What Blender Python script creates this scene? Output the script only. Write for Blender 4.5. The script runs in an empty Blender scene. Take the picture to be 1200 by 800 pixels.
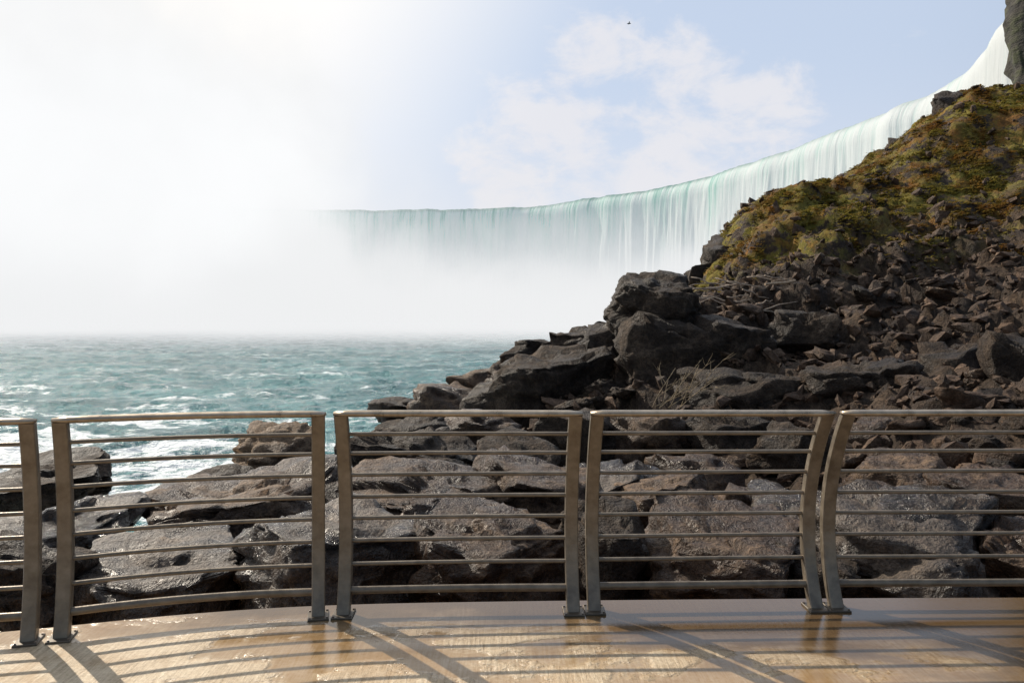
import bpy, bmesh, math, random
import numpy as np
from mathutils import Vector, noise, Matrix
random.seed(7); rng = np.random.default_rng(7)
scene = bpy.context.scene
col = scene.collection
F = 933.0; HZ = 368.0; EYE = 1.614; WATER = -3.2

def at(px, py, Y):
    return Vector(((px-600)/F*Y, Y, EYE-(py-HZ)/F*Y))

# ------------------------------------------------------------------ helpers
def mesh_obj(name, verts, faces, mat=None, parent=None, smooth=True, loc=None):
    me = bpy.data.meshes.new(name)
    me.from_pydata([tuple(map(float, v)) for v in verts], [], faces)
    if smooth:
        me.polygons.foreach_set('use_smooth', [True]*len(me.polygons))
    me.update()
    o = bpy.data.objects.new(name, me); col.objects.link(o)
    if mat: me.materials.append(mat)
    if parent: o.parent = parent
    return o
def tag(o, label, cat, group=None, kind=None):
    o['label'] = label; o['category'] = cat
    if group: o['group'] = group
    if kind: o['kind'] = kind
    return o
def empty(name, loc):
    o = bpy.data.objects.new(name, None); col.objects.link(o); o.location = loc
    o.empty_display_size = .2
    return o
def sweep(path, ra, rb=None, n=10, up=Vector((0,0,1)), cap=True):
    V=[]; Fc=[]; m=len(path)
    for i,p in enumerate(path):
        t=(path[min(i+1,m-1)]-path[max(i-1,0)]).normalized()
        u=up if abs(t.dot(up))<.95 else Vector((0,1,0))
        s=t.cross(u).normalized(); w=s.cross(t).normalized()
        a=ra[i] if isinstance(ra,(list,tuple)) else ra
        b=a if rb is None else (rb[i] if isinstance(rb,(list,tuple)) else rb)
        for k in range(n):
            an=2*math.pi*k/n
            V.append(p+s*(math.cos(an)*a)+w*(math.sin(an)*b))
    for i in range(m-1):
        for k in range(n):
            Fc.append((i*n+k,i*n+(k+1)%n,(i+1)*n+(k+1)%n,(i+1)*n+k))
    if cap:
        Fc.append(tuple(range(n))[::-1]); Fc.append(tuple((m-1)*n+k for k in range(n)))
    return V,Fc

# ------------------------------------------------------------------ materials
class MB:
    def __init__(s,name):
        s.m=bpy.data.materials.new(name); s.m.use_nodes=True; s.nt=s.m.node_tree
        s.b=s.nt.nodes['Principled BSDF']; s.out=s.nt.nodes['Material Output']
    def n(s,t,**k):
        nd=s.nt.nodes.new(t)
        for a,b in k.items(): setattr(nd,a,b)
        return nd
    def l(s,a,b): s.nt.links.new(a,b)
    def pos(s): return s.n('ShaderNodeNewGeometry').outputs['Position']
    def noise(s,vec,scale,detail=5,rough=.55,dist=0):
        nd=s.n('ShaderNodeTexNoise'); nd.inputs['Scale'].default_value=scale
        nd.inputs['Detail'].default_value=detail; nd.inputs['Roughness'].default_value=rough
        nd.inputs['Distortion'].default_value=dist
        if vec is not None: s.l(vec,nd.inputs['Vector'])
        return nd.outputs['Fac']
    def ramp(s,fac,stops):
        nd=s.n('ShaderNodeValToRGB'); e=nd.color_ramp.elements
        while len(e)<len(stops): e.new(.5)
        for q,(p,c) in zip(e,stops):
            q.position=p; q.color=(c,c,c,1) if isinstance(c,(int,float)) else (*c,1)
        s.l(fac,nd.inputs['Fac']); return nd.outputs['Color']
    def math(s,op,a,b=None,c=None):
        nd=s.n('ShaderNodeMath',operation=op)
        for i,v in enumerate((a,b,c)):
            if v is None: continue
            if isinstance(v,(int,float)): nd.inputs[i].default_value=v
            else: s.l(v,nd.inputs[i])
        return nd.outputs[0]
    def mapr(s,v,a,b,c=0,d=1,smooth=True):
        nd=s.n('ShaderNodeMapRange'); nd.interpolation_type='SMOOTHSTEP' if smooth else 'LINEAR'
        s.l(v,nd.inputs['Value'])
        for k,x in zip(('From Min','From Max','To Min','To Max'),(a,b,c,d)): nd.inputs[k].default_value=x
        return nd.outputs['Result']
    def mix(s,f,a,b):
        nd=s.n('ShaderNodeMix',data_type='RGBA')
        for i,v in ((0,f),(6,a),(7,b)):
            if isinstance(v,(int,float)): nd.inputs[i].default_value=v
            elif isinstance(v,tuple): nd.inputs[i].default_value=(*v,1)
            else: s.l(v,nd.inputs[i])
        return nd.outputs[2]
    def bump(s,h,dist,strength=1,prev=None):
        nd=s.n('ShaderNodeBump'); nd.inputs['Distance'].default_value=dist; nd.inputs['Strength'].default_value=strength
        s.l(h,nd.inputs['Height'])
        if prev: s.l(prev,nd.inputs['Normal'])
        return nd.outputs['Normal']
    def scale(s,vec,x,y,z,rot=0):
        nd=s.n('ShaderNodeMapping'); nd.inputs['Scale'].default_value=(x,y,z); nd.inputs['Rotation'].default_value=(0,0,rot)
        s.l(vec,nd.inputs['Vector']); return nd.outputs['Vector']
    def set(s,**k):
        names={'col':'Base Color','rough':'Roughness','metal':'Metallic','nor':'Normal','spec':'Specular IOR Level','ior':'IOR'}
        for a,v in k.items():
            i=s.b.inputs[names[a]]
            if isinstance(v,(int,float)): i.default_value=v
            elif isinstance(v,tuple): i.default_value=(*v,1)
            else: s.l(v,i)
MOSS=[(.30,(.08,.042,.016)),(.40,(.28,.13,.03)),(.48,(.21,.145,.03)),(.57,(.235,.205,.038)),(.64,(.31,.17,.038)),(.76,(.39,.31,.08))]
def rock_mat(name, dark, mid, light, wet=.5, moss=False, spec=.3, bd=.2):
    M=MB(name); P=M.pos()
    n1=M.noise(P,1.1,5,.62,.3); n2=M.noise(P,7,6,.65); n3=M.noise(P,34,3,.6)
    f=M.math('ADD',M.math('MULTIPLY',n1,.55),M.math('MULTIPLY',n2,.45))
    c=M.ramp(f,[(.34,dark),(.5,mid),(.64,light)])
    c=M.mix(M.mapr(n3,.35,.62,.45,0),c,tuple(x*.4 for x in dark))
    h=M.math('ADD',M.math('MULTIPLY',n2,.8),M.math('MULTIPLY',n3,.25))
    nor=M.bump(h,bd,1)
    r=M.mapr(n1,.42,.60,.78-.66*wet,.9-.35*wet)
    if moss:
        sep=M.n('ShaderNodeSeparateXYZ'); M.l(P,sep.inputs[0])
        yy=M.math('ADD',sep.outputs['Y'],M.math('MULTIPLY',M.noise(P,.22,4,.6),16))
        mk=M.mapr(yy,34.5,38.5)
        mk2=M.mapr(M.noise(P,.8,6,.7),.44,.50)
        mk=M.math('MULTIPLY',mk,mk2)
        mc=M.ramp(M.noise(P,.45,6,.72),MOSS)
        mc=M.mix(M.mapr(M.noise(P,8,3,.6),.4,.65,.4,0),mc,(.05,.034,.013))
        c=M.mix(mk,c,mc)
        r=M.math('MAXIMUM',r,M.math('MULTIPLY',mk,.95))
    M.set(col=c,rough=r,nor=nor,spec=spec); return M.m
rock_dark=rock_mat('dark_rock',(.013,.0085,.006),(.045,.03,.0195),(.13,.09,.06),.45,spec=.22)
rock_brown=rock_mat('brown_rock',(.018,.0105,.0065),(.077,.044,.025),(.24,.152,.086),.75,spec=.3,bd=.13)
rock_grey=rock_mat('grey_wet_rock',(.016,.011,.008),(.060,.041,.027),(.172,.125,.087),.95,spec=.42,bd=.11)
rock_tan=rock_mat('tan_rock',(.10,.06,.034),(.25,.16,.09),(.38,.27,.17),.3)
rubble_mat=rock_mat('rubble_rock',(.026,.016,.010),(.095,.058,.036),(.24,.155,.10),.3,spec=.22,bd=.1)
hill_mat=rock_mat('hillside',(.017,.011,.0075),(.06,.039,.025),(.16,.11,.072),.2,True,spec=.2)
TONES=dict(d=rock_dark,b=rock_brown,g=rock_grey,t=rock_tan)

def moss_material():
    M=MB('moss_leaves'); P=M.pos()
    c=M.ramp(M.noise(P,.45,6,.72),MOSS)
    c=M.mix(M.mapr(M.noise(P,8,3,.6),.4,.65,.4,0),c,(.06,.042,.014))
    M.set(col=c,rough=.8,spec=.2)
    tr=M.n('ShaderNodeBsdfTranslucent'); M.l(c,tr.inputs[0])
    mx=M.n('ShaderNodeMixShader'); mx.inputs[0].default_value=.4
    M.l(M.b.outputs[0],mx.inputs[1]); M.l(tr.outputs[0],mx.inputs[2]); M.l(mx.outputs[0],M.out.inputs['Surface']); return M.m
moss_mat=moss_material()

def metal(name,k,met,r0,r1):
    M=MB(name); P=M.pos()
    n=M.noise(P,14,5,.6); n2=M.noise(P,90,3)
    c=M.ramp(n,[(.3,(.15*k,.117*k,.082*k)),(.55,(.235*k,.19*k,.138*k)),(.75,(.30*k,.25*k,.188*k))])
    M.set(col=c,metal=met,rough=M.mapr(n,.3,.7,r0,r1),nor=M.bump(n2,.002,.5)); return M.m
metal_mat=metal('bronze_painted_steel',.9,.35,.32,.5)
top_mat=metal('worn_steel_handrail',1.65,.65,.26,.4)
plate_mat=metal('dark_base_steel',.45,.4,.35,.55)
def bolt_m():
    M=MB('bolt_steel'); M.set(col=M.ramp(M.noise(M.pos(),60,3),[(.3,(.12,.08,.05)),(.7,(.35,.32,.3))]),metal=.9,rough=.45); return M.m
bolt_mat=bolt_m()

def deck_m():
    M=MB('wet_concrete'); P=M.pos()
    big=M.noise(M.scale(P,.8,1.5,1,-.25),1,5,.6,.5); med=M.noise(P,3.6,6,.6); fine=M.noise(P,150,3,.7); grit=M.noise(P,48,5,.75)
    br=M.noise(M.scale(P,60,3.5,1,.66),1,5,.75)
    stain=M.noise(P,1.4,6,.65,.6)
    sep=M.n('ShaderNodeSeparateXYZ'); M.l(P,sep.inputs[0])
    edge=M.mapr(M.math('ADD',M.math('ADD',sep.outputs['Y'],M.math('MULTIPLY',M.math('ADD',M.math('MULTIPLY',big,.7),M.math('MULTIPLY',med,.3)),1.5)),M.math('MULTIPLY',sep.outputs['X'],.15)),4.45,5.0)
    f=M.math('ADD',M.math('ADD',M.math('MULTIPLY',med,.26),M.math('MULTIPLY',br,.44)),M.math('MULTIPLY',grit,.30))
    c=M.ramp(f,[(.38,(.30,.205,.11)),(.49,(.60,.46,.29)),(.61,(.82,.69,.49))])
    c=M.mix(M.mapr(stain,.46,.68,0,.65),c,(.42,.235,.08))
    wet=M.mapr(M.math('ADD',M.math('MULTIPLY',big,.65),M.math('MULTIPLY',med,.35)),.44,.55)
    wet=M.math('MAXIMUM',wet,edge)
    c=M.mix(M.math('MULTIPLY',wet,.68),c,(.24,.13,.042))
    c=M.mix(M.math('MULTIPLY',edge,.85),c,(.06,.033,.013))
    r=M.mapr(wet,.2,.8,.5,.04)
    hs=M.math('MULTIPLY',M.math('ADD',M.math('ADD',M.math('MULTIPLY',br,1.),M.math('MULTIPLY',fine,.5)),M.math('MULTIPLY',grit,.7)),M.mapr(wet,.1,.8,1,.05))
    M.set(col=c,rough=r,nor=M.bump(hs,.008,1),spec=.5); return M.m
deck_mat=deck_m()

def water_m():
    M=MB('river_water'); P=M.pos()
    sep=M.n('ShaderNodeSeparateXYZ'); M.l(P,sep.inputs[0])
    a=M.noise(M.scale(P,.10,.16,1),1,5,.6,.6)
    c=M.ramp(a,[(.3,(.016,.10,.115)),(.5,(.045,.19,.205)),(.7,(.14,.34,.345))])
    f1=M.noise(M.scale(P,.11,.2,1,.3),1,8,.70,1.2); f2=M.noise(P,1.3,6,.7)
    near=M.mapr(sep.outputs['Y'],45,20,-.018,.065)
    foam=M.mapr(M.math('ADD',M.math('ADD',M.math('MULTIPLY',f1,.75),M.math('MULTIPLY',f2,.25)),near),.53,.60)
    at=M.n('ShaderNodeAttribute'); at.attribute_name='crest'
    foam=M.math('MAXIMUM',foam,M.math('MULTIPLY',M.mapr(at.outputs['Fac'],.76,1.05),M.mapr(f2,.42,.6)))
    foam=M.math('MULTIPLY',foam,M.mapr(sep.outputs['Y'],30,100,1,.5))
    c=M.mix(foam,c,(.80,.85,.86))
    h=M.math('ADD',M.noise(M.scale(P,.5,.9,1),1,6,.65),M.math('MULTIPLY',M.noise(P,3,4,.6),.22))
    M.set(col=c,rough=M.mapr(foam,0,1,.17,.6),ior=1.33,spec=.45,nor=M.bump(h,.9,1)); return M.m
water_mat=water_m()

def fall_m(send):
    M=MB('falling_water')
    uv=M.n('ShaderNodeUVMap').outputs[0]
    sep=M.n('ShaderNodeSeparateXYZ'); M.l(uv,sep.inputs[0])
    s1=M.noise(M.scale(uv,.30,.022,1),1,6,.66,.25); s2=M.noise(M.scale(uv,1.2,.09,1),1,5,.65); s3=M.noise(M.scale(uv,.06,.004,1),1,3)
    st=M.math('ADD',M.math('MULTIPLY',s1,.6),M.math('MULTIPLY',s2,.4))
    depth=sep.outputs['Y']   # metres below the crest
    t=M.math('ADD',M.math('MULTIPLY',depth,.018),M.math('MULTIPLY',M.math('SUBTRACT',st,.5),2.1))
    t=M.math('ADD',t,M.math('MULTIPLY',M.math('SUBTRACT',s3,.5),.9))
    t=M.math('ADD',t,M.mapr(sep.outputs['X'],send-230,send-30,0.,.34))
    c=M.ramp(M.mapr(t,-.28,.36,smooth=False),[(0,(.09,.42,.345)),(.28,(.30,.60,.53)),(.58,(.66,.81,.78)),(1,(.84,.875,.875))])
    lip=M.math('MULTIPLY',M.mapr(depth,.4,2.6,1,0),M.mapr(sep.outputs['X'],send-200,send-60,1,.3))
    c=M.mix(M.math('MULTIPLY',lip,.7),c,(.03,.17,.14))
    M.set(col=c,rough=.6,spec=.25,nor=M.bump(st,.8,.7))
    tr=M.n('ShaderNodeBsdfTranslucent'); M.l(c,tr.inputs[0])
    mx=M.n('ShaderNodeMixShader'); mx.inputs[0].default_value=.45
    M.l(M.b.outputs[0],mx.inputs[1]); M.l(tr.outputs[0],mx.inputs[2]); M.l(mx.outputs[0],M.out.inputs['Surface']); return M.m

def wood(name,a,b):
    M=MB(name); P=M.pos(); M.set(col=M.ramp(M.noise(P,18,5),[(.3,a),(.7,b)]),rough=.8); return M.m
twig_mat=wood('bare_twig',(.17,.125,.07),(.38,.29,.175))
drift_mat=wood('driftwood',(.17,.12,.085),(.44,.35,.26))
plank_mat=wood('weathered_plank',(.3,.2,.12),(.5,.38,.26))

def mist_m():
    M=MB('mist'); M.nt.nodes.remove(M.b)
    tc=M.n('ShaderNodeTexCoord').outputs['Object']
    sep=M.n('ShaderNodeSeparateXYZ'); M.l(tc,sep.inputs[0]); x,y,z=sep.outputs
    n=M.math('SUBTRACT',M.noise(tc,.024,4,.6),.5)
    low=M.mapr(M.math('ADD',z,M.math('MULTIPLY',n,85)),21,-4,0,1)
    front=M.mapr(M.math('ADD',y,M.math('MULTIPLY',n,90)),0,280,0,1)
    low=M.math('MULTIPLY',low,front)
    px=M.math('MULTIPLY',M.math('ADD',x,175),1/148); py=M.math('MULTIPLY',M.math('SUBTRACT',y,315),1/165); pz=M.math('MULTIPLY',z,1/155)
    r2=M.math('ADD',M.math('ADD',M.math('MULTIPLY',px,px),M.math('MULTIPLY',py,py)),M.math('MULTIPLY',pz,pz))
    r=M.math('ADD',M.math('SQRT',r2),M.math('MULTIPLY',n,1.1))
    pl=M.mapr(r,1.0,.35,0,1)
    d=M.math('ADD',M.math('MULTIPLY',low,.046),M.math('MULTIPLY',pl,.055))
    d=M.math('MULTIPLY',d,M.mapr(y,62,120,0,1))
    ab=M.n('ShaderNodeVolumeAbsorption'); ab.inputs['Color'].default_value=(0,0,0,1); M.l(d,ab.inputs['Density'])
    em=M.n('ShaderNodeEmission'); em.inputs['Color'].default_value=(.98,.99,1,1); M.l(M.math('MULTIPLY',d,M.math('ADD',M.math('MULTIPLY',M.mapr(pl,0,.5),.12),.88)),em.inputs['Strength'])  # volume emission stands in for sunlight scattered by the mist, stronger in the plume
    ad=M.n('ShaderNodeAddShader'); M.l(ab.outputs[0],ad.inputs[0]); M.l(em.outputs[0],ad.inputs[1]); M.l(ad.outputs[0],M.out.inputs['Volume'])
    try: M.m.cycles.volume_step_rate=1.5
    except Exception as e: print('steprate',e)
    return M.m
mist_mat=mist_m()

# ------------------------------------------------------------------ sun, sky, camera
EL=math.radians(36); AZ=math.radians(-43)
SUN=Vector((math.sin(AZ)*math.cos(EL),math.cos(AZ)*math.cos(EL),math.sin(EL)))
ld=bpy.data.lights.new('sun','SUN'); ld.energy=5; ld.angle=math.radians(.5); ld.color=(1,.90,.76)
lo=bpy.data.objects.new('sun',ld); col.objects.link(lo); lo.rotation_mode='QUATERNION'; lo.rotation_quaternion=SUN.to_track_quat('Z','Y'); lo.location=(0,0,30)

w=bpy.data.worlds.new('World'); scene.world=w; w.use_nodes=True
class WB(MB):
    def __init__(s):
        s.nt=w.node_tree; s.b=s.nt.nodes['Background']
W=WB()
sky=W.n('ShaderNodeTexSky',sky_type='NISHITA'); sky.sun_disc=False; sky.sun_elevation=EL; sky.sun_rotation=AZ
sky.air_density=1.0; sky.dust_density=1.5; sky.ozone_density=1.5
D=W.n('ShaderNodeTexCoord').outputs['Generated']
def dot(v):
    nd=W.n('ShaderNodeVectorMath',operation='DOT_PRODUCT'); W.l(D,nd.inputs[0]); nd.inputs[1].default_value=v; return nd.outputs['Value']
def dirpx(px,py): return Vector(((px-600)/F,1,(HZ-py)/F)).normalized()
cn=W.noise(W.scale(D,1,1,1.6),11,8,.62,.25)
c1=W.mapr(dot(dirpx(740,140)),.986,.999); c2=W.mapr(dot(dirpx(855,165)),.989,.9995); c3=W.mapr(dot(dirpx(640,195)),.988,.9995)
mask=W.math('MAXIMUM',W.math('MAXIMUM',c1,c2),c3)
cf=W.math('ADD',cn,W.math('MULTIPLY',W.math('SUBTRACT',mask,.70),.32))
cloud=W.mapr(cf,.43,.67,0,.75)
sepw=W.n('ShaderNodeSeparateXYZ'); W.l(D,sepw.inputs[0])
hor=W.mapr(sepw.outputs['Z'],-.02,.32,.85,.0)
fw=W.mapr(dot(SUN),-.2,.5,.0,.8)
skc=W.mix(fw,sky.outputs[0],(6.4,7.4,9.1))
skc=W.mix(W.math('MULTIPLY',hor,W.mapr(dot(SUN),-.2,.45,.05,1)),skc,(7.8,8.05,8.8))
skc=W.mix(cloud,skc,(8.6,8.4,8.6))
glow=W.mapr(dot(SUN),.68,.92)
skc=W.mix(glow,skc,(10.8,10.5,10.1))
W.l(skc,W.b.inputs['Color']); W.b.inputs['Strength'].default_value=.1

cd=bpy.data.cameras.new('camera'); cam=bpy.data.objects.new('camera',cd); col.objects.link(cam)
cam.location=(0,0,EYE); cam.rotation_euler=(math.pi/2,0,0); cd.sensor_width=36; cd.lens=F*36/1200
cd.shift_y=-(400-HZ)/1200; cd.clip_end=5000; cd.clip_start=.05; scene.camera=cam
scene.view_settings.view_transform='Standard'; scene.view_settings.look='None'; scene.view_settings.exposure=0

# ------------------------------------------------------------------ hillside terrain
CP=[(-16,3,-4.8),(-8,3,-2.2),(0,3,-1.5),(8,3,-1.2),(20,3,.5),(34,3,3),
(-8,5,-2.6),(-4,5,-1.9),(0,5,-1.5),(4,5,-1.3),(8,5,-1.0),
(-16,8,-5),(-10,8,-4.2),(-6,8,-3.2),(-3,8,-2.1),(0,8,-1.5),(4,8,-1.2),(8,8,-.8),(14,8,.3),(30,8,4),
(-12,13,-5),(-7,13,-4.2),(-4,13,-3.0),(0,13,-1.7),(4,13,-1.1),(8,13,-.2),(14,13,1.6),(26,13,5),
(-8,20,-5),(-4,20,-3.6),(0,20,-1.3),(3,20,-.4),(7,20,.3),(12,20,.9),(18,20,2.6),(30,20,7),
(-8,26,-5),(-5,25,-3.7),(-3.4,25,-2.3),(-2,25,-1.6),(0,26,-.7),(3.3,26,.6),(6.4,26,2.1),(11,26,2.8),(16,26,3.4),(24,26,6),
(9.0,33,5.1),(13.7,32,6.0),(19.9,32,6.8),(30,32,9),(4.2,32,-.3),(0,34,-3.5),(6.8,32,1.9),(7.2,34,1.8),
(10.4,36,6.3),(14.7,38,7.5),(18.3,38,9.5),(21.2,38,11.4),(25,38,11.9),(32,38,12.5),(8.4,38,2.5),(3,40,-4),
(16.4,42,7.8),(20,42,10.3),(23.4,42,13.0),(27,42,13.4),(34,42,13.8),(11.2,43,4),
(8,50,-4.5),(16,50,3),(24,50,9),(34,50,12),(44,50,14),(44,30,12),(44,8,8),(4,60,-5),(16,60,-4),(30,60,6),(44,60,9),(-16,30,-5.5),(-16,60,-6),(-6,45,-5.5)]
cp=np.array(CP,float)
def tps(r2): 
    return np.where(r2>1e-9, .5*r2*np.log(np.maximum(r2,1e-9)),0)
n_=len(cp); A=np.zeros((n_+3,n_+3))
d2=((cp[:,None,:2]-cp[None,:,:2])**2).sum(-1)
A[:n_,:n_]=tps(d2)+np.eye(n_)*.08; A[:n_,n_]=1; A[:n_,n_+1:]=cp[:,:2]; A[n_:,:n_]=A[:n_,n_:].T
sol=np.linalg.solve(A,np.concatenate([cp[:,2],[0,0,0]]))
def zt(P):
    P=np.atleast_2d(P); out=np.empty(len(P))
    for a in range(0,len(P),20000):
        q=P[a:a+20000]
        d=((q[:,None,:]-cp[None,:,:2])**2).sum(-1)
        out[a:a+20000]=tps(d)@sol[:n_]+sol[n_]+q@sol[n_+1:]
    return out
def chunk(x,y,s,z=0.):
    q=Vector((x*s+noise.noise(Vector((x*1.3,y*1.3,1)))*.25,y*s+noise.noise(Vector((x*1.3,y*1.3,9)))*.25,z))
    d,p=noise.voronoi(q)
    return noise.noise(p[0]*3.71+Vector((.3,.3,.3))), d[1]-d[0]
def rough_(x,y):
    v=Vector((x,y,0))
    k=min(1,max(0,(y-11)/8)); ms=min(1,max(0,(y-29)/5))
    a=noise.fractal(v*.45+Vector((3,1,7)),1.0,2.1,5)*.5
    c1,e1=chunk(x,y,.75); c2,e2=chunk(x+31,y+7,1.9)
    b=(c1*.75-max(0,.12-e1)*2.2)*(1-.6*ms)+(c2*.3-max(0,.1-e2)*.8)*(1-.6*ms)
    c=noise.fractal(v*2.2,.9,2.0,3)*.10
    return (a*(1-.3*ms)+b)*(.35+.65*k)+c
def zfull(x,y): return float(zt([[x,y]])[0])+rough_(x,y)
xs=np.arange(-14,42.01,.17); ys=np.arange(3.0,58.01,.17)
G=np.array([(x,y) for y in ys for x in xs]); Z=zt(G)
verts=[]
for (x,y),z in zip(G,Z):
    dx=noise.noise(Vector((x*.9,y*.9,5)))*.25; dy=noise.noise(Vector((x*.9,y*.9,15)))*.25
    vis=-.62<x/max(y,1)<.9
    verts.append((x+dx,y+dy,z+(rough_(x,y) if vis else 0)))
nx=len(xs); ny=len(ys)
faces=[(j*nx+i,j*nx+i+1,(j+1)*nx+i+1,(j+1)*nx+i) for j in range(ny-1) for i in range(nx-1)]
hill=mesh_obj('hillside',verts,faces,hill_mat)
tag(hill,'steep mossy rock slope rising to the right from the river bank','hillside',kind='structure')
def hit(px,py):
    Ys=np.arange(5.5,58,.1); P=np.stack([(px-600)/F*Ys,Ys],1)
    zz=zt(P); ray=EYE-(py-HZ)/F*Ys
    k=np.nonzero(zz>=ray)[0]
    return at(px,py,Ys[k[0]] if len(k) else 30.)

# ------------------------------------------------------------------ rocks
_ico={}
def ico(sub):
    if sub not in _ico:
        bm=bmesh.new(); bmesh.ops.create_icosphere(bm,subdivisions=sub,radius=1)
        _ico[sub]=(np.array([v.co[:] for v in bm.verts]),[tuple(v.index for v in f.verts) for f in bm.faces]); bm.free()
    return _ico[sub]
def rock(seed,sub,dims,p=2.8,flat=.66,amp=1.0,rotz=None,tilt=.22):
    r=np.random.default_rng(seed); V,Fc=ico(sub); V=V.copy()
    V/= (np.abs(V)**p).sum(1)[:,None]**(1/p)
    planes=[(np.array([r.uniform(-tilt,tilt),r.uniform(-.32,.02),1]),flat)]
    for k in range(13):
        n=r.normal(size=3); n[2]*=.7; planes.append((n,r.uniform(.62,.95)))
    for n,d in planes:
        n=n/np.linalg.norm(n); t=V@n; m=t>d; V[m]-=np.outer(t[m]-d,n)*.98
    a=r.uniform(-.6,.6) if rotz is None else rotz; ca,sa=math.cos(a),math.sin(a)
    V=V@np.array([[ca,sa,0],[-sa,ca,0],[0,0,1]])
    lo_,hi=V.min(0),V.max(0); V=(V-(lo_+hi)/2)/((hi-lo_)/2)
    V=V*np.array(dims)/2
    s=min(max(dims),3.)
    off=Vector(r.uniform(-50,50,3))
    N=V/np.linalg.norm(V,axis=1)[:,None]
    if sub>=3:
        ax=r.uniform(-.3,.3)
        for i in range(len(V)):
            q=Vector(V[i])
            w_=Vector((noise.noise(q*(5/s)+off),noise.noise(q*(5/s)-off),noise.noise(q*(5/s)+off*.5)))*.16
            u=q*(2.6/s); u.z=u.z*2.2+u.x*ax; u=u+off+w_
            d_,p_=noise.voronoi(u)
            ck=noise.noise(p_[0]*3.7)*.12*s-max(0,.09-(d_[1]-d_[0]))*.4*s
            u2=q*(7./s); u2.z=u2.z*1.8+u2.x*ax; u2=u2-off+w_*2
            d2_,p2_=noise.voronoi(u2)
            ck+=noise.noise(p2_[0]*3.7)*.046*s
            d=ck+noise.fractal(q*(2.2/s)+off,.9,2.1,4)*.03*s+noise.fractal(q*(14/s)+off,.7,2.1,4)*.014*s
            V[i]+=N[i]*d*amp
    else: V+=N*r.uniform(-.1,.1,(len(V),1))*s
    return V,Fc
def boulder(px0,px1,pt,pb,Y,tone,label,seed,group=None):
    near=Y<13
    c=at((px0+px1)/2,(pt+pb)/2,Y); wd=(px1-px0)*Y/F; ht=(pb-pt)*Y/F
    dp=min(wd*(1.25 if near else .95),3.2); H=ht*1.45
    V,Fc=rock(seed,5 if (px1-px0)>95 else 4,(wd*1.15,dp,H),3.8 if near else 2.8,.44 if near else .66,.9 if near else 1)
    loc=Vector((c.x,c.y+dp*.15,c.z-ht*.24))
    o=mesh_obj('boulder',V,Fc,TONES[tone]); o.location=loc
    tag(o,label,'boulder',group)
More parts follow.
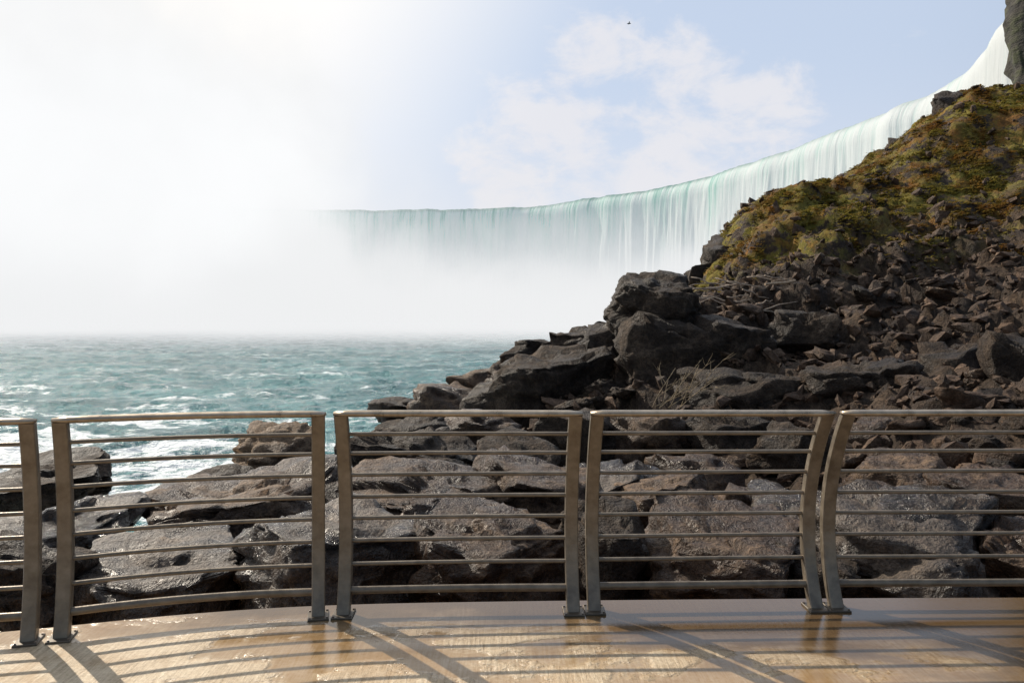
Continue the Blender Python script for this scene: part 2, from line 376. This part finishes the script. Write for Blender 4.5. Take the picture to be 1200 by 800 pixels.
B=[
(738,912,358,492,20.6,'d','largest black block below the mossy slope, behind the bare shrub'),
(718,814,316,380,21.4,'d','rounded black boulder perched on top of the big black block'),
(560,736,406,494,21,'d','long dark wedge boulder left of the big black block'),
(688,748,374,424,22.8,'d','small dark upright boulder on the ridge left of the perched boulder'),
(486,572,448,492,23,'b','low brown boulder at the left tip of the rocky ridge by the water'),
(590,706,402,432,25,'d','dark slab on the ridge skyline above the long wedge boulder'),
(536,622,430,460,24,'b','brownish rock on the ridge skyline near the water'),
(640,706,386,416,25,'d','dark rock on the ridge skyline just left of the perched boulder'),
(1164,1240,384,476,15,'d','smooth dark boulder cut by the right edge below the moss'),
(900,992,366,412,22,'d','dark block right of the big black block among driftwood'),
(800,962,432,486,18,'d','long black slab at the foot of the bare shrub'),
(960,1082,420,482,17,'d','dark jagged boulder below the centre of the mossy slope'),
(1080,1172,404,480,17,'d','dark boulder left of the smooth boulder at the right edge'),
(-30,112,542,596,12,'d','black boulder at the left edge with river water just above it'),
(-40,128,596,655,9,'g','wet grey boulder behind the cut-off left railing panel'),
(60,262,646,712,7,'g','flat wet slab low behind the left half of the curved panel'),
(152,370,566,670,10,'b','big wet brown boulder behind the middle of the curved panel'),
(270,366,500,562,14,'t','tan pointed boulder at the water edge behind the curved panel'),
(266,496,606,706,7,'g','broad grey flat topped boulder between the second and third panels'),
(484,672,600,706,7,'b','broad brown boulder low behind the third panel'),
(414,606,548,612,9.5,'b','wet brown slab at mid height behind the third panel, left half'),
(412,566,510,562,13,'d','dark flat boulder high behind the third panel near the water'),
(552,688,534,602,10,'b','brown boulder at mid height behind the third panel, right half'),
(566,650,506,560,12.5,'d','small upright dark rock high behind the third panel'),
(680,768,602,706,7,'d','narrow dark boulder low behind the left post of the fourth panel'),
(756,952,600,706,7,'b','large brown slab low behind the fourth panel'),
(734,838,558,616,9.5,'b','tan edged boulder at mid height behind the fourth panel'),
(636,768,544,604,10.5,'g','grey boulder behind the gap between third and fourth panels'),
(852,910,572,616,9,'b','small brown rock at mid height behind the fourth panel, right of its middle'),
(896,1006,578,646,8.5,'g','grey boulder behind the gap between fourth and last panels'),
(978,1190,588,706,7,'g','broad grey brown slab low behind the rightmost panel'),
(1104,1234,558,620,9.5,'b','pale brown boulder at mid height by the right edge'),
(1014,1116,538,584,11,'b','brown rock at mid height behind the rightmost panel, left half'),
(774,866,534,574,12,'b','brownish rock high behind the middle of the fourth panel'),
(-44,66,640,745,6.5,'d','dark rock low in the left corner behind the cut-off panel'),
(1156,1264,618,706,7,'b','brown boulder low at the right edge behind the rightmost panel'),
(436,528,490,518,16,'d','dark rock at the top of the third panel nearest the water'),
(516,608,482,516,16,'b','brown rock just under the top rail of the third panel, at its middle'),
(636,726,486,540,15,'d','dark boulder under the top rail between third and fourth panels'),
(714,806,482,534,15,'b','brown block under the top rail of the fourth panel, left third'),
(816,908,486,540,14.5,'d','dark boulder under the top rail of the fourth panel, right half'),
(896,988,498,548,13,'d','dark rock under the top rail behind the posts of the last two panels'),
(996,1098,482,544,14,'b','brownish block under the top rail of the rightmost panel, left half'),
(1086,1214,488,548,13.5,'d','wide dark boulder under the top rail at the right edge'),
(376,430,566,612,10,'d','dark rock wedged behind the gap between the curved and third panels'),
(230,300,548,580,13,'d','dark rock left of the tan pointed boulder at the waterline'),
(660,720,590,640,8.5,'d','dark rock low between the third and fourth panels'),
(930,1010,650,706,6.6,'d','small dark rock at the foot of the posts left of the rightmost panel'),
(438,508,468,496,24,'d','lowest dark rock of the ridge where it meets the river'),
(830,925,268,350,32.6,'d','dark rock face at the blunt left nose of the mossy slope'),
(806,862,306,352,31.5,'d','dark rock at the very foot of the mossy nose, above the driftwood'),
(1098,1160,102,160,40.5,'d','dark bare outcrop on the summit of the mossy slope beside the falls'),
(1046,1104,152,208,40,'d','dark bare outcrop on the skyline just below the summit outcrop'),
]
for i,b in enumerate(B): boulder(*b,seed=100+i)
protos=[]
for k in range(10):
    V,Fc=rock(500+k,4 if k<8 else 3,(1,.85,.6),3.6,.5,tilt=.4)
    me=bpy.data.meshes.new('loose_rock'); me.from_pydata(V.tolist(),[],Fc); me.polygons.foreach_set('use_smooth',[True]*len(Fc)); me.materials.append([rock_dark,rubble_mat,rock_dark,rock_brown,rubble_mat][k%5]); protos.append(me)
def loose(x,y,s,label,group):
    o=bpy.data.objects.new('loose_rock',random.choice(protos)); col.objects.link(o)
    o.location=(x,y,zfull(x,y)+s*.06); o.scale=(s*random.uniform(.8,1.4),s*random.uniform(.8,1.2),s*random.uniform(.5,1.0)); o.rotation_euler=(random.uniform(-.4,.4),random.uniform(-.4,.4),random.uniform(0,6.28))
    tag(o,label,'rock',group)
for k in range(70):
    px=random.uniform(850,1220); py=random.uniform(335,475); h=hit(px,py)
    loose(h.x,h.y,random.choice((.25,.3,.4,.6,.9))*(h.y/22),'dark angular rock lying loose in the rubble under the mossy slope','loose rocks under the mossy slope')
for k in range(110):
    px=random.uniform(445,740); t=(px-455)/285; py=random.uniform(486-92*t,502); h=hit(px,py)
    if h.z<WATER-.1: continue
    loose(h.x,h.y,random.choice((.4,.5,.6,.8,1.1)),'dark rock piled on the rocky ridge running down to the river','rocks of the ridge by the river')
for k in range(200):
    y=random.uniform(5.6,15); x=random.uniform(-.62,.68)*y
    if zfull(x,y)<WATER-.1 or (x/y<-.2 and y>8.5): continue
    loose(x,y,random.uniform(.35,1.1),'wet dark rock wedged between the larger boulders behind the railing','rocks wedged between the bank boulders')
# rubble: uncountable
Vr=[];Fr=[];offs=0
lib=[rock(900+k,1,(1,random.uniform(.5,.9),random.uniform(.3,.6)),5,.6,tilt=.5) for k in range(14)]
pts=[]
while len(pts)<9500:
    y=random.uniform(6,44); x=random.uniform(-4,32)
    if x/y>.75 or x/y<-.5: continue
    if y>29 and random.random()<.85: continue
    pts.append((x,y))
zz=zt(np.array(pts))
for (x,y),z in zip(pts,zz):
    if z<WATER: continue
    V,Fc=random.choice(lib); s=random.choice((.06,.07,.08,.1,.12,.2,.3,.42))*random.uniform(.8,1.5)*(1 if y>14 else .8)
    R=np.array(Matrix.Rotation(random.uniform(0,6.28),3,Vector((random.uniform(-1,1),random.uniform(-1,1),1)).normalized()))
    Q=V@R.T*s+np.array([x,y,z+rough_(x,y)+s*.06])
    Vr+=Q.tolist(); Fr+=[tuple(i+offs for i in f) for f in Fc]; offs+=len(Q)
ro=mesh_obj('rubble',Vr,Fr,rubble_mat,smooth=False); tag(ro,'small broken stones scattered between the boulders and over the slope','rubble',kind='stuff')
# moss tufts
Vm=[];Fm=[];pts=[]
while len(pts)<32000:
    y=random.uniform(24,46); x=random.uniform(5,34)
    if not (.2<x/y<.72): continue
    yy=y+ (noise.fractal(Vector((x*.22,y*.22,3)),.9,2,4)*.5+.5)*16
    if yy<34.5+random.uniform(0,4): continue
    if noise.fractal(Vector((x*.8,y*.8,8)),.8,2,5)<-.10+random.uniform(-.08,.08): continue
    pts.append((x,y))
mp=np.array(pts); mz=zt(mp)
for (x,y),z in zip(mp,mz):
    z+=rough_(x,y)-.03; k0=noise.noise(Vector((x*.5,y*.5,2)))
    hgt=.02+.04*random.random()+.05*max(0,k0)
    for b in range(4):
        a=random.uniform(0,6.28); wv=random.uniform(.012,.04); l=random.uniform(.07,.17)
        ca,sa=math.cos(a),math.sin(a); bx=x+random.uniform(-.09,.09); by=y+random.uniform(-.09,.09); o=len(Vm)
        Vm+=[(bx-sa*wv,by+ca*wv,z),(bx+sa*wv,by-ca*wv,z),(bx+ca*l*.6+sa*wv*.8,by+sa*l*.6-ca*wv*.8,z+hgt),(bx+ca*l*1.1-sa*wv*.4,by+sa*l*1.1+ca*wv*.4,z+hgt*.9)]
        Fm.append((o,o+1,o+2,o+3))
mo=mesh_obj('moss',Vm,Fm,moss_mat,smooth=False); tag(mo,'olive and rust coloured moss and low plants covering the upper slope','moss',kind='stuff')

# ------------------------------------------------------------------ shrub, driftwood
def twig(V,Fc,p,d,l,r,depth):
    path=[p]; q=p.copy(); dd=d.copy()
    for i in range(4):
        dd=(dd+Vector((random.uniform(-.18,.18),random.uniform(-.18,.18),random.uniform(-.12,.14)))).normalized(); q=q+dd*l/4; path.append(q.copy())
    v,f=sweep(path,[r*(1-.14*i) for i in range(5)],n=5); o=len(V); V+=v; Fc+=[tuple(i+o for i in g) for g in f]
    if depth>0:
        for k in range(2+(depth==1)):
            b=path[random.choice((1,2,3,4))]
            nd=(dd+Vector((random.uniform(-.8,.8),random.uniform(-.6,.6),random.uniform(-.4,.5)))).normalized()
            twig(V,Fc,b,nd,l*random.uniform(.4,.65),r*.75,depth-1)
hb=at(772,472,15.2)
root=empty('bare_shrub',(hb.x,hb.y,hb.z)); tag(root,'leafless straw coloured shrub leaning right before the big black block','shrub')
for k in range(7):
    V=[];Fc=[]; p=Vector((random.uniform(-.35,.45),random.uniform(-.15,.15),-.1))
    d=Vector((random.uniform(.2,1.4),random.uniform(-.3,.2),random.uniform(.5,.9))).normalized()
    twig(V,Fc,p,d,random.uniform(.6,1.1),.0095,2)
    mesh_obj('branch',V,Fc,twig_mat,root)
for k in range(24):
    px=random.uniform(800,915); py=random.uniform(340,375); h=hit(px,py); z=zfull(h.x,h.y)
    a=random.uniform(-.6,.6); l=random.uniform(.5,1.7); dv=Vector((math.cos(a),math.sin(a),random.uniform(-.25,.3)))
    path=[Vector((0,0,0))+dv*l*(i/5-.5)+Vector((0,0,random.uniform(-.05,.05))) for i in range(6)]
    v,f=sweep(path,[.027,.027,.024,.02,.016,.01],n=6)
    o=mesh_obj('driftwood_branch',v,f,drift_mat); o.location=(h.x,h.y-.5,max(z,h.z)+.28)
    tag(o,'thin weathered branch in the tangle of driftwood beside the perched boulder','driftwood','driftwood branches beside the perched boulder')
h=hit(905,349); z=zfull(h.x,h.y)
v,f=sweep([Vector((-.45,0,0)),Vector((-.15,.02,.03)),Vector((.2,.0,.05)),Vector((.48,.02,.11))],[.05,.07,.07,.05],[.04,.05,.05,.04],n=6)
o=mesh_obj('driftwood_plank',v,f,plank_mat,smooth=False); o.location=(h.x,h.y-.7,max(z,h.z)+.4); tag(o,'short pale broken plank lying right of the driftwood tangle','driftwood')

# ------------------------------------------------------------------ river
us=np.concatenate([np.linspace(-3,-.8,60),np.linspace(-.78,.35,420),np.linspace(.37,2,40)])
Ys=np.geomspace(7,420,430)
Vw=[];cr=[]
for y in Ys:
    for u in us:
        x=u*y; 
        q=Vector((x*.16,y*.30,0)); 
        a=noise.fractal(q,.8,2.2,4 if y<120 else 2); b=1-abs(noise.noise(Vector((x*.35+4,y*.6,2))))*2
        c=noise.noise(Vector((x*1.4,y*2.0,4))) if y<70 else 0
        hh=a*.26+b*.13+c*.06
        cr.append(hh*1.3+.5); Vw.append((x,y,WATER+hh*1.25))
m=len(us)
Fw=[(j*m+i,j*m+i+1,(j+1)*m+i+1,(j+1)*m+i) for j in range(len(Ys)-1) for i in range(m-1)]
river=mesh_obj('river',Vw,Fw,water_mat)
at_=river.data.attributes.new('crest','FLOAT','POINT'); at_.data.foreach_set('value',cr)
tag(river,'choppy teal river with streaks of white foam below the falls','river',kind='structure')

# ------------------------------------------------------------------ waterfall
CR=[(-330,250),(-270,310),(-200,350),(-130,372),(-77,379),(-48,377),(-16,373),(8,364),(36,338),(64,299),(76,262),(86,224),(91,190),(92.5,165),(87.5,146),(82.5,134),(80,122)]
def catmull(P,n):
    out=[]
    for i in range(len(P)-1):
        p0,p1,p2,p3=[np.array(P[max(0,min(len(P)-1,i+k))],float) for k in (-1,0,1,2)]
        for t in np.linspace(0,1,n,endpoint=False):
            out.append(.5*((2*p1)+(-p0+p2)*t+(2*p0-5*p1+4*p2-p3)*t*t+(-p0+3*p1-3*p2+p3)*t**3))
    out.append(np.array(P[-1],float)); return np.array(out)
C=catmull(CR,60); S=np.concatenate([[0],np.cumsum(np.linalg.norm(np.diff(C,axis=0),axis=1))])
si=np.arange(0,S[-1],.6); C=np.stack([np.interp(si,S,C[:,0]),np.interp(si,S,C[:,1])],1)
T=np.gradient(C,axis=0); T/=np.linalg.norm(T,axis=1)[:,None]; Nn=np.stack([T[:,1],-T[:,0]],1)   # towards the basin
prof=[(-90,-1.5),(-30,-.6),(-8,0),(-2.5,.25),(-1,.55),(0,1.1),(.8,2.0),(1.5,3.4),(2.1,5.2)]+[(2.1+.04*k*1.6,5.2+1.6*k) for k in range(1,32)]
TOP=51.6; Vf=[];UV=[]
for i,(c,n) in enumerate(zip(C,Nn)):
    s=si[i]; e=max(0,min(1,(s-(S[-1]-70))/40))
    ch=(noise.noise(Vector((s*.03,0,3)))*.9+noise.noise(Vector((s*.15,0,3)))*.35)*(1-.6*e)+noise.noise(Vector((s*.6,0,5)))*.25
    for (o,d) in prof:
        k=max(0,min(1,(d-1)/14))
        w1=noise.noise(Vector((s*.12,d*.01,1)))*1.1*(1-.6*e)+noise.noise(Vector((s*.45,d*.03,2)))*.6+noise.noise(Vector((s*1.1,d*.06,9)))*.35
        oo=o+w1*k+ (noise.noise(Vector((s*.08,0,7)))*1.6*(1-.8*e) if o>-3 else 0)
        Vf.append((c[0]+n[0]*oo,c[1]+n[1]*oo,TOP-d+(ch if d<3 else ch*(1-k)))); UV.append((s,d))
m=len(prof); Ff=[(i*m+j,i*m+j+1,(i+1)*m+j+1,(i+1)*m+j) for i in range(len(C)-1) for j in range(m-1)]
fall=mesh_obj('waterfall',Vf,Ff,fall_m(float(S[-1])))
uvl=fall.data.uv_layers.new(name='UVMap'); li=np.empty(len(fall.data.loops),int); fall.data.loops.foreach_get('vertex_index',li)
uvl.data.foreach_set('uv',np.array(UV)[li].ravel())
tag(fall,'wide curving horseshoe waterfall of teal and white water','waterfall',kind='structure')
# mist
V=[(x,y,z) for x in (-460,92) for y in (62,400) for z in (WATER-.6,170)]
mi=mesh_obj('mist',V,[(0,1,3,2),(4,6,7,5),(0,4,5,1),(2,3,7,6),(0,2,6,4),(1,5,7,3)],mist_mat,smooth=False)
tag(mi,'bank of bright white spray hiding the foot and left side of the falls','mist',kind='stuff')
# cliff at the far right end of the falls
line=[(112,160),(88,132),(64.5,104),(70,97),(84,92),(100,86),(124,80)]
L=catmull(line,40); Vc=[];rows=60
for i,c in enumerate(L):
    t=L[min(i+1,len(L)-1)]-L[max(i-1,0)]; t/=np.linalg.norm(t); nn=np.array([-t[1],t[0]])*-1
    for j in range(rows+1):
        z=-4+j*1.05; q=Vector((c[0]*.12,c[1]*.12,z*.2))
        d=noise.fractal(q,.9,2.1,5)*1.3+noise.noise(Vector((0,0,z*.45)))*.6-j*.01
        Vc.append((c[0]+nn[0]*d,c[1]+nn[1]*d,z+noise.noise(q*3)*.4))
    Vc.append((c[0]+30,c[1]+30,62))
m=rows+2; Fcl=[(i*m+j,i*m+j+1,(i+1)*m+j+1,(i+1)*m+j) for i in range(len(L)-1) for j in range(m-1)]
M=MB('cliff_rock'); P=M.pos(); n=M.noise(M.scale(P,.25,.25,.6),1,8,.65)
c=M.ramp(n,[(.35,(.012,.01,.008)),(.5,(.04,.034,.024)),(.62,(.05,.055,.018)),(.75,(.09,.08,.06))]); M.set(col=c,rough=.85,nor=M.bump(n,1.2,1))
cl=mesh_obj('cliff',Vc,Fcl,M.m); tag(cl,'dark rock cliff at the right end of the falls','cliff',kind='structure')

# ------------------------------------------------------------------ deck and railing
PB=[((-3.60,3.60),(-2.385,3.93),.03),((-2.245,3.97),(-1.035,4.255),.055),((-.905,4.275),(.332,4.315),.012),((.448,4.335),(1.668,4.37),0),((1.782,4.375),(3.0,4.39),0)]
LEAN=[(.1,.15),(.15,.45),(.45,.7),(.75,.9),(.9,.9)]
edge=[(-7,2.0),(-5,2.95),(-3.7,3.68),(-3.0,3.95),(-2.4,4.12),(-1.7,4.32),(-1.0,4.44),(0,4.50),(1.5,4.54),(3,4.56),(7,4.58)]
E=catmull(edge,10)
Vd=[];ne=len(E)
rowsd=[0,.015]+list(np.linspace(.1,1,14))
for e in E:
    Vd.append((e[0],e[1]+.0,-2.4)); Vd.append((e[0],e[1],-.02))
    for r_ in rowsd: Vd.append((e[0],e[1]-(.02 if r_==0 else 0)-r_*(e[1]+4),0.))
m=2+len(rowsd)
Fd=[(i*m+j,(i+1)*m+j,(i+1)*m+j+1,i*m+j+1) for i in range(ne-1) for j in range(m-1)]
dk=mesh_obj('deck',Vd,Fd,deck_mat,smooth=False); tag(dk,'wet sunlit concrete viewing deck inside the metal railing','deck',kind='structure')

ZT=1.09
def off(z,lean):
    t=z/ZT; return (.62*t*(1-t)*(1.1-.2*t))*(.35+.65*lean)-.17*t*t*lean
HTS=[.252,.376,.498,.618,.742,.864,.974]
PL=['grey brown railing panel cut off by the left edge of the photo','bowed railing panel, second from left, with river water behind it','third railing panel from the left, grey boulders behind it','fourth railing panel from the left, brown slab behind it','rightmost railing panel, running out of the right edge of the photo']
def panel(a,b,sag,ln,label):
    A=Vector((*a,0)); Bv=Vector((*b,0)); T_=(Bv-A).normalized(); N_=Vector((-T_.y,T_.x,0)); mid=(A+Bv)/2
    root=empty('railing_panel',mid); tag(root,label,'railing','metal railing panels along the deck edge')
    def pt(t,z): return A+(Bv-A)*t+N_*(4*sag*t*(1-t)+off(z,ln[0]+(ln[1]-ln[0])*t))+Vector((0,0,z))-mid
    for t in (0,1):
        V=[];Fc=[]; zs=np.linspace(.006,ZT-.012,26); hw=.035; n=8
        for k,z in enumerate(zs):
            dpt=.031-.006*(z/ZT); p=pt(t,z); ch=.005
            for (sx,sy) in ((-hw+ch,-dpt),(hw-ch,-dpt),(hw,-dpt+ch),(hw,dpt-ch),(hw-ch,dpt),(-hw+ch,dpt),(-hw,dpt-ch),(-hw,-dpt+ch)):
                V.append(p+T_*sx+N_*sy)
        for k in range(len(zs)-1):
            for q in range(n): Fc.append((k*n+q,k*n+(q+1)%n,(k+1)*n+(q+1)%n,(k+1)*n+q))
        Fc.append(tuple(range(n))[::-1]); Fc.append(tuple((len(zs)-1)*n+q for q in range(n)))
        mesh_obj('post',V,Fc,metal_mat,root,smooth=False)
        p=pt(t,0); V=[];Fc=[]
        for (z,g) in ((.001,0),(.008,0),(.011,.003)):
            for sx,sy in ((-1,-1),(1,-1),(1,1),(-1,1)): V.append(p+T_*sx*(.055-g)+N_*sy*(.07-g)+Vector((0,0,z)))
        for k in range(2):
            for q in range(4): Fc.append((k*4+q,k*4+(q+1)%4,(k+1)*4+(q+1)%4,(k+1)*4+q))
        Fc.append((8,9,10,11)); Fc.append((3,2,1,0))
        bp=mesh_obj('base_plate',V,Fc,plate_mat,root,smooth=False)
        for sx,sy in ((-.045,-.055),(.045,-.055),(.045,.055),(-.045,.055)):
            q=p+T_*sx+N_*sy+Vector((0,0,.011)); v,f=sweep([q,q+Vector((0,0,.006))],.006,n=6); mesh_obj('bolt',v,f,bolt_mat,bp,smooth=False)
    ex=.036/(Bv-A).length
    ts=np.linspace(-ex,1+ex,20)
    path=[pt(t,ZT) for t in ts]
    ra=[.026]+[.033]*18+[.026]; rb=[.011]+[.018]*18+[.011]
    v,f=sweep(path,ra,rb,n=14); mesh_obj('top_rail',v,f,top_mat,root)
    for z in HTS:
        i0=.032/(Bv-A).length
        v,f=sweep([pt(t,z) for t in np.linspace(i0,1-i0,16)],.013,.011,n=10,cap=False); mesh_obj('rail',v,f,metal_mat,root)
    i0=.032/(Bv-A).length
    v,f=sweep([pt(t,.118) for t in np.linspace(i0,1-i0,16)],.019,.021,n=12,cap=False); mesh_obj('bottom_rail',v,f,metal_mat,root)
for (a,b,s),ln,lb in zip(PB,LEAN,PL): panel(a,b,s,ln,lb)

# a bird high over the falls
bp_=at(737,28,110); root=empty('bird',bp_); tag(root,'tiny dark bird flying high above the clouds of the falls','bird')
v,f=sweep([Vector((-.28,0,0)),Vector((-.12,0,.01)),Vector((.1,0,.0)),Vector((.24,0,.02)),Vector((.3,0,.0))],[.02,.07,.08,.05,.01],n=8); 
M=MB('bird_feathers'); M.set(col=M.ramp(M.noise(M.pos(),20,3),[(.3,(.06,.06,.065)),(.7,(.2,.2,.2))]),rough=.8)
mesh_obj('body',v,f,M.m,root)
for s in (-1,1):
    mesh_obj('wing',[(-.08,0,.03),(.1,0,.03),(.1,s*.3,.16),(-.02,s*.3,.15),(.0,s*.62,.08),(-.06,s*.6,.08)],[(0,1,2,3),(3,2,4,5)],M.m,root)
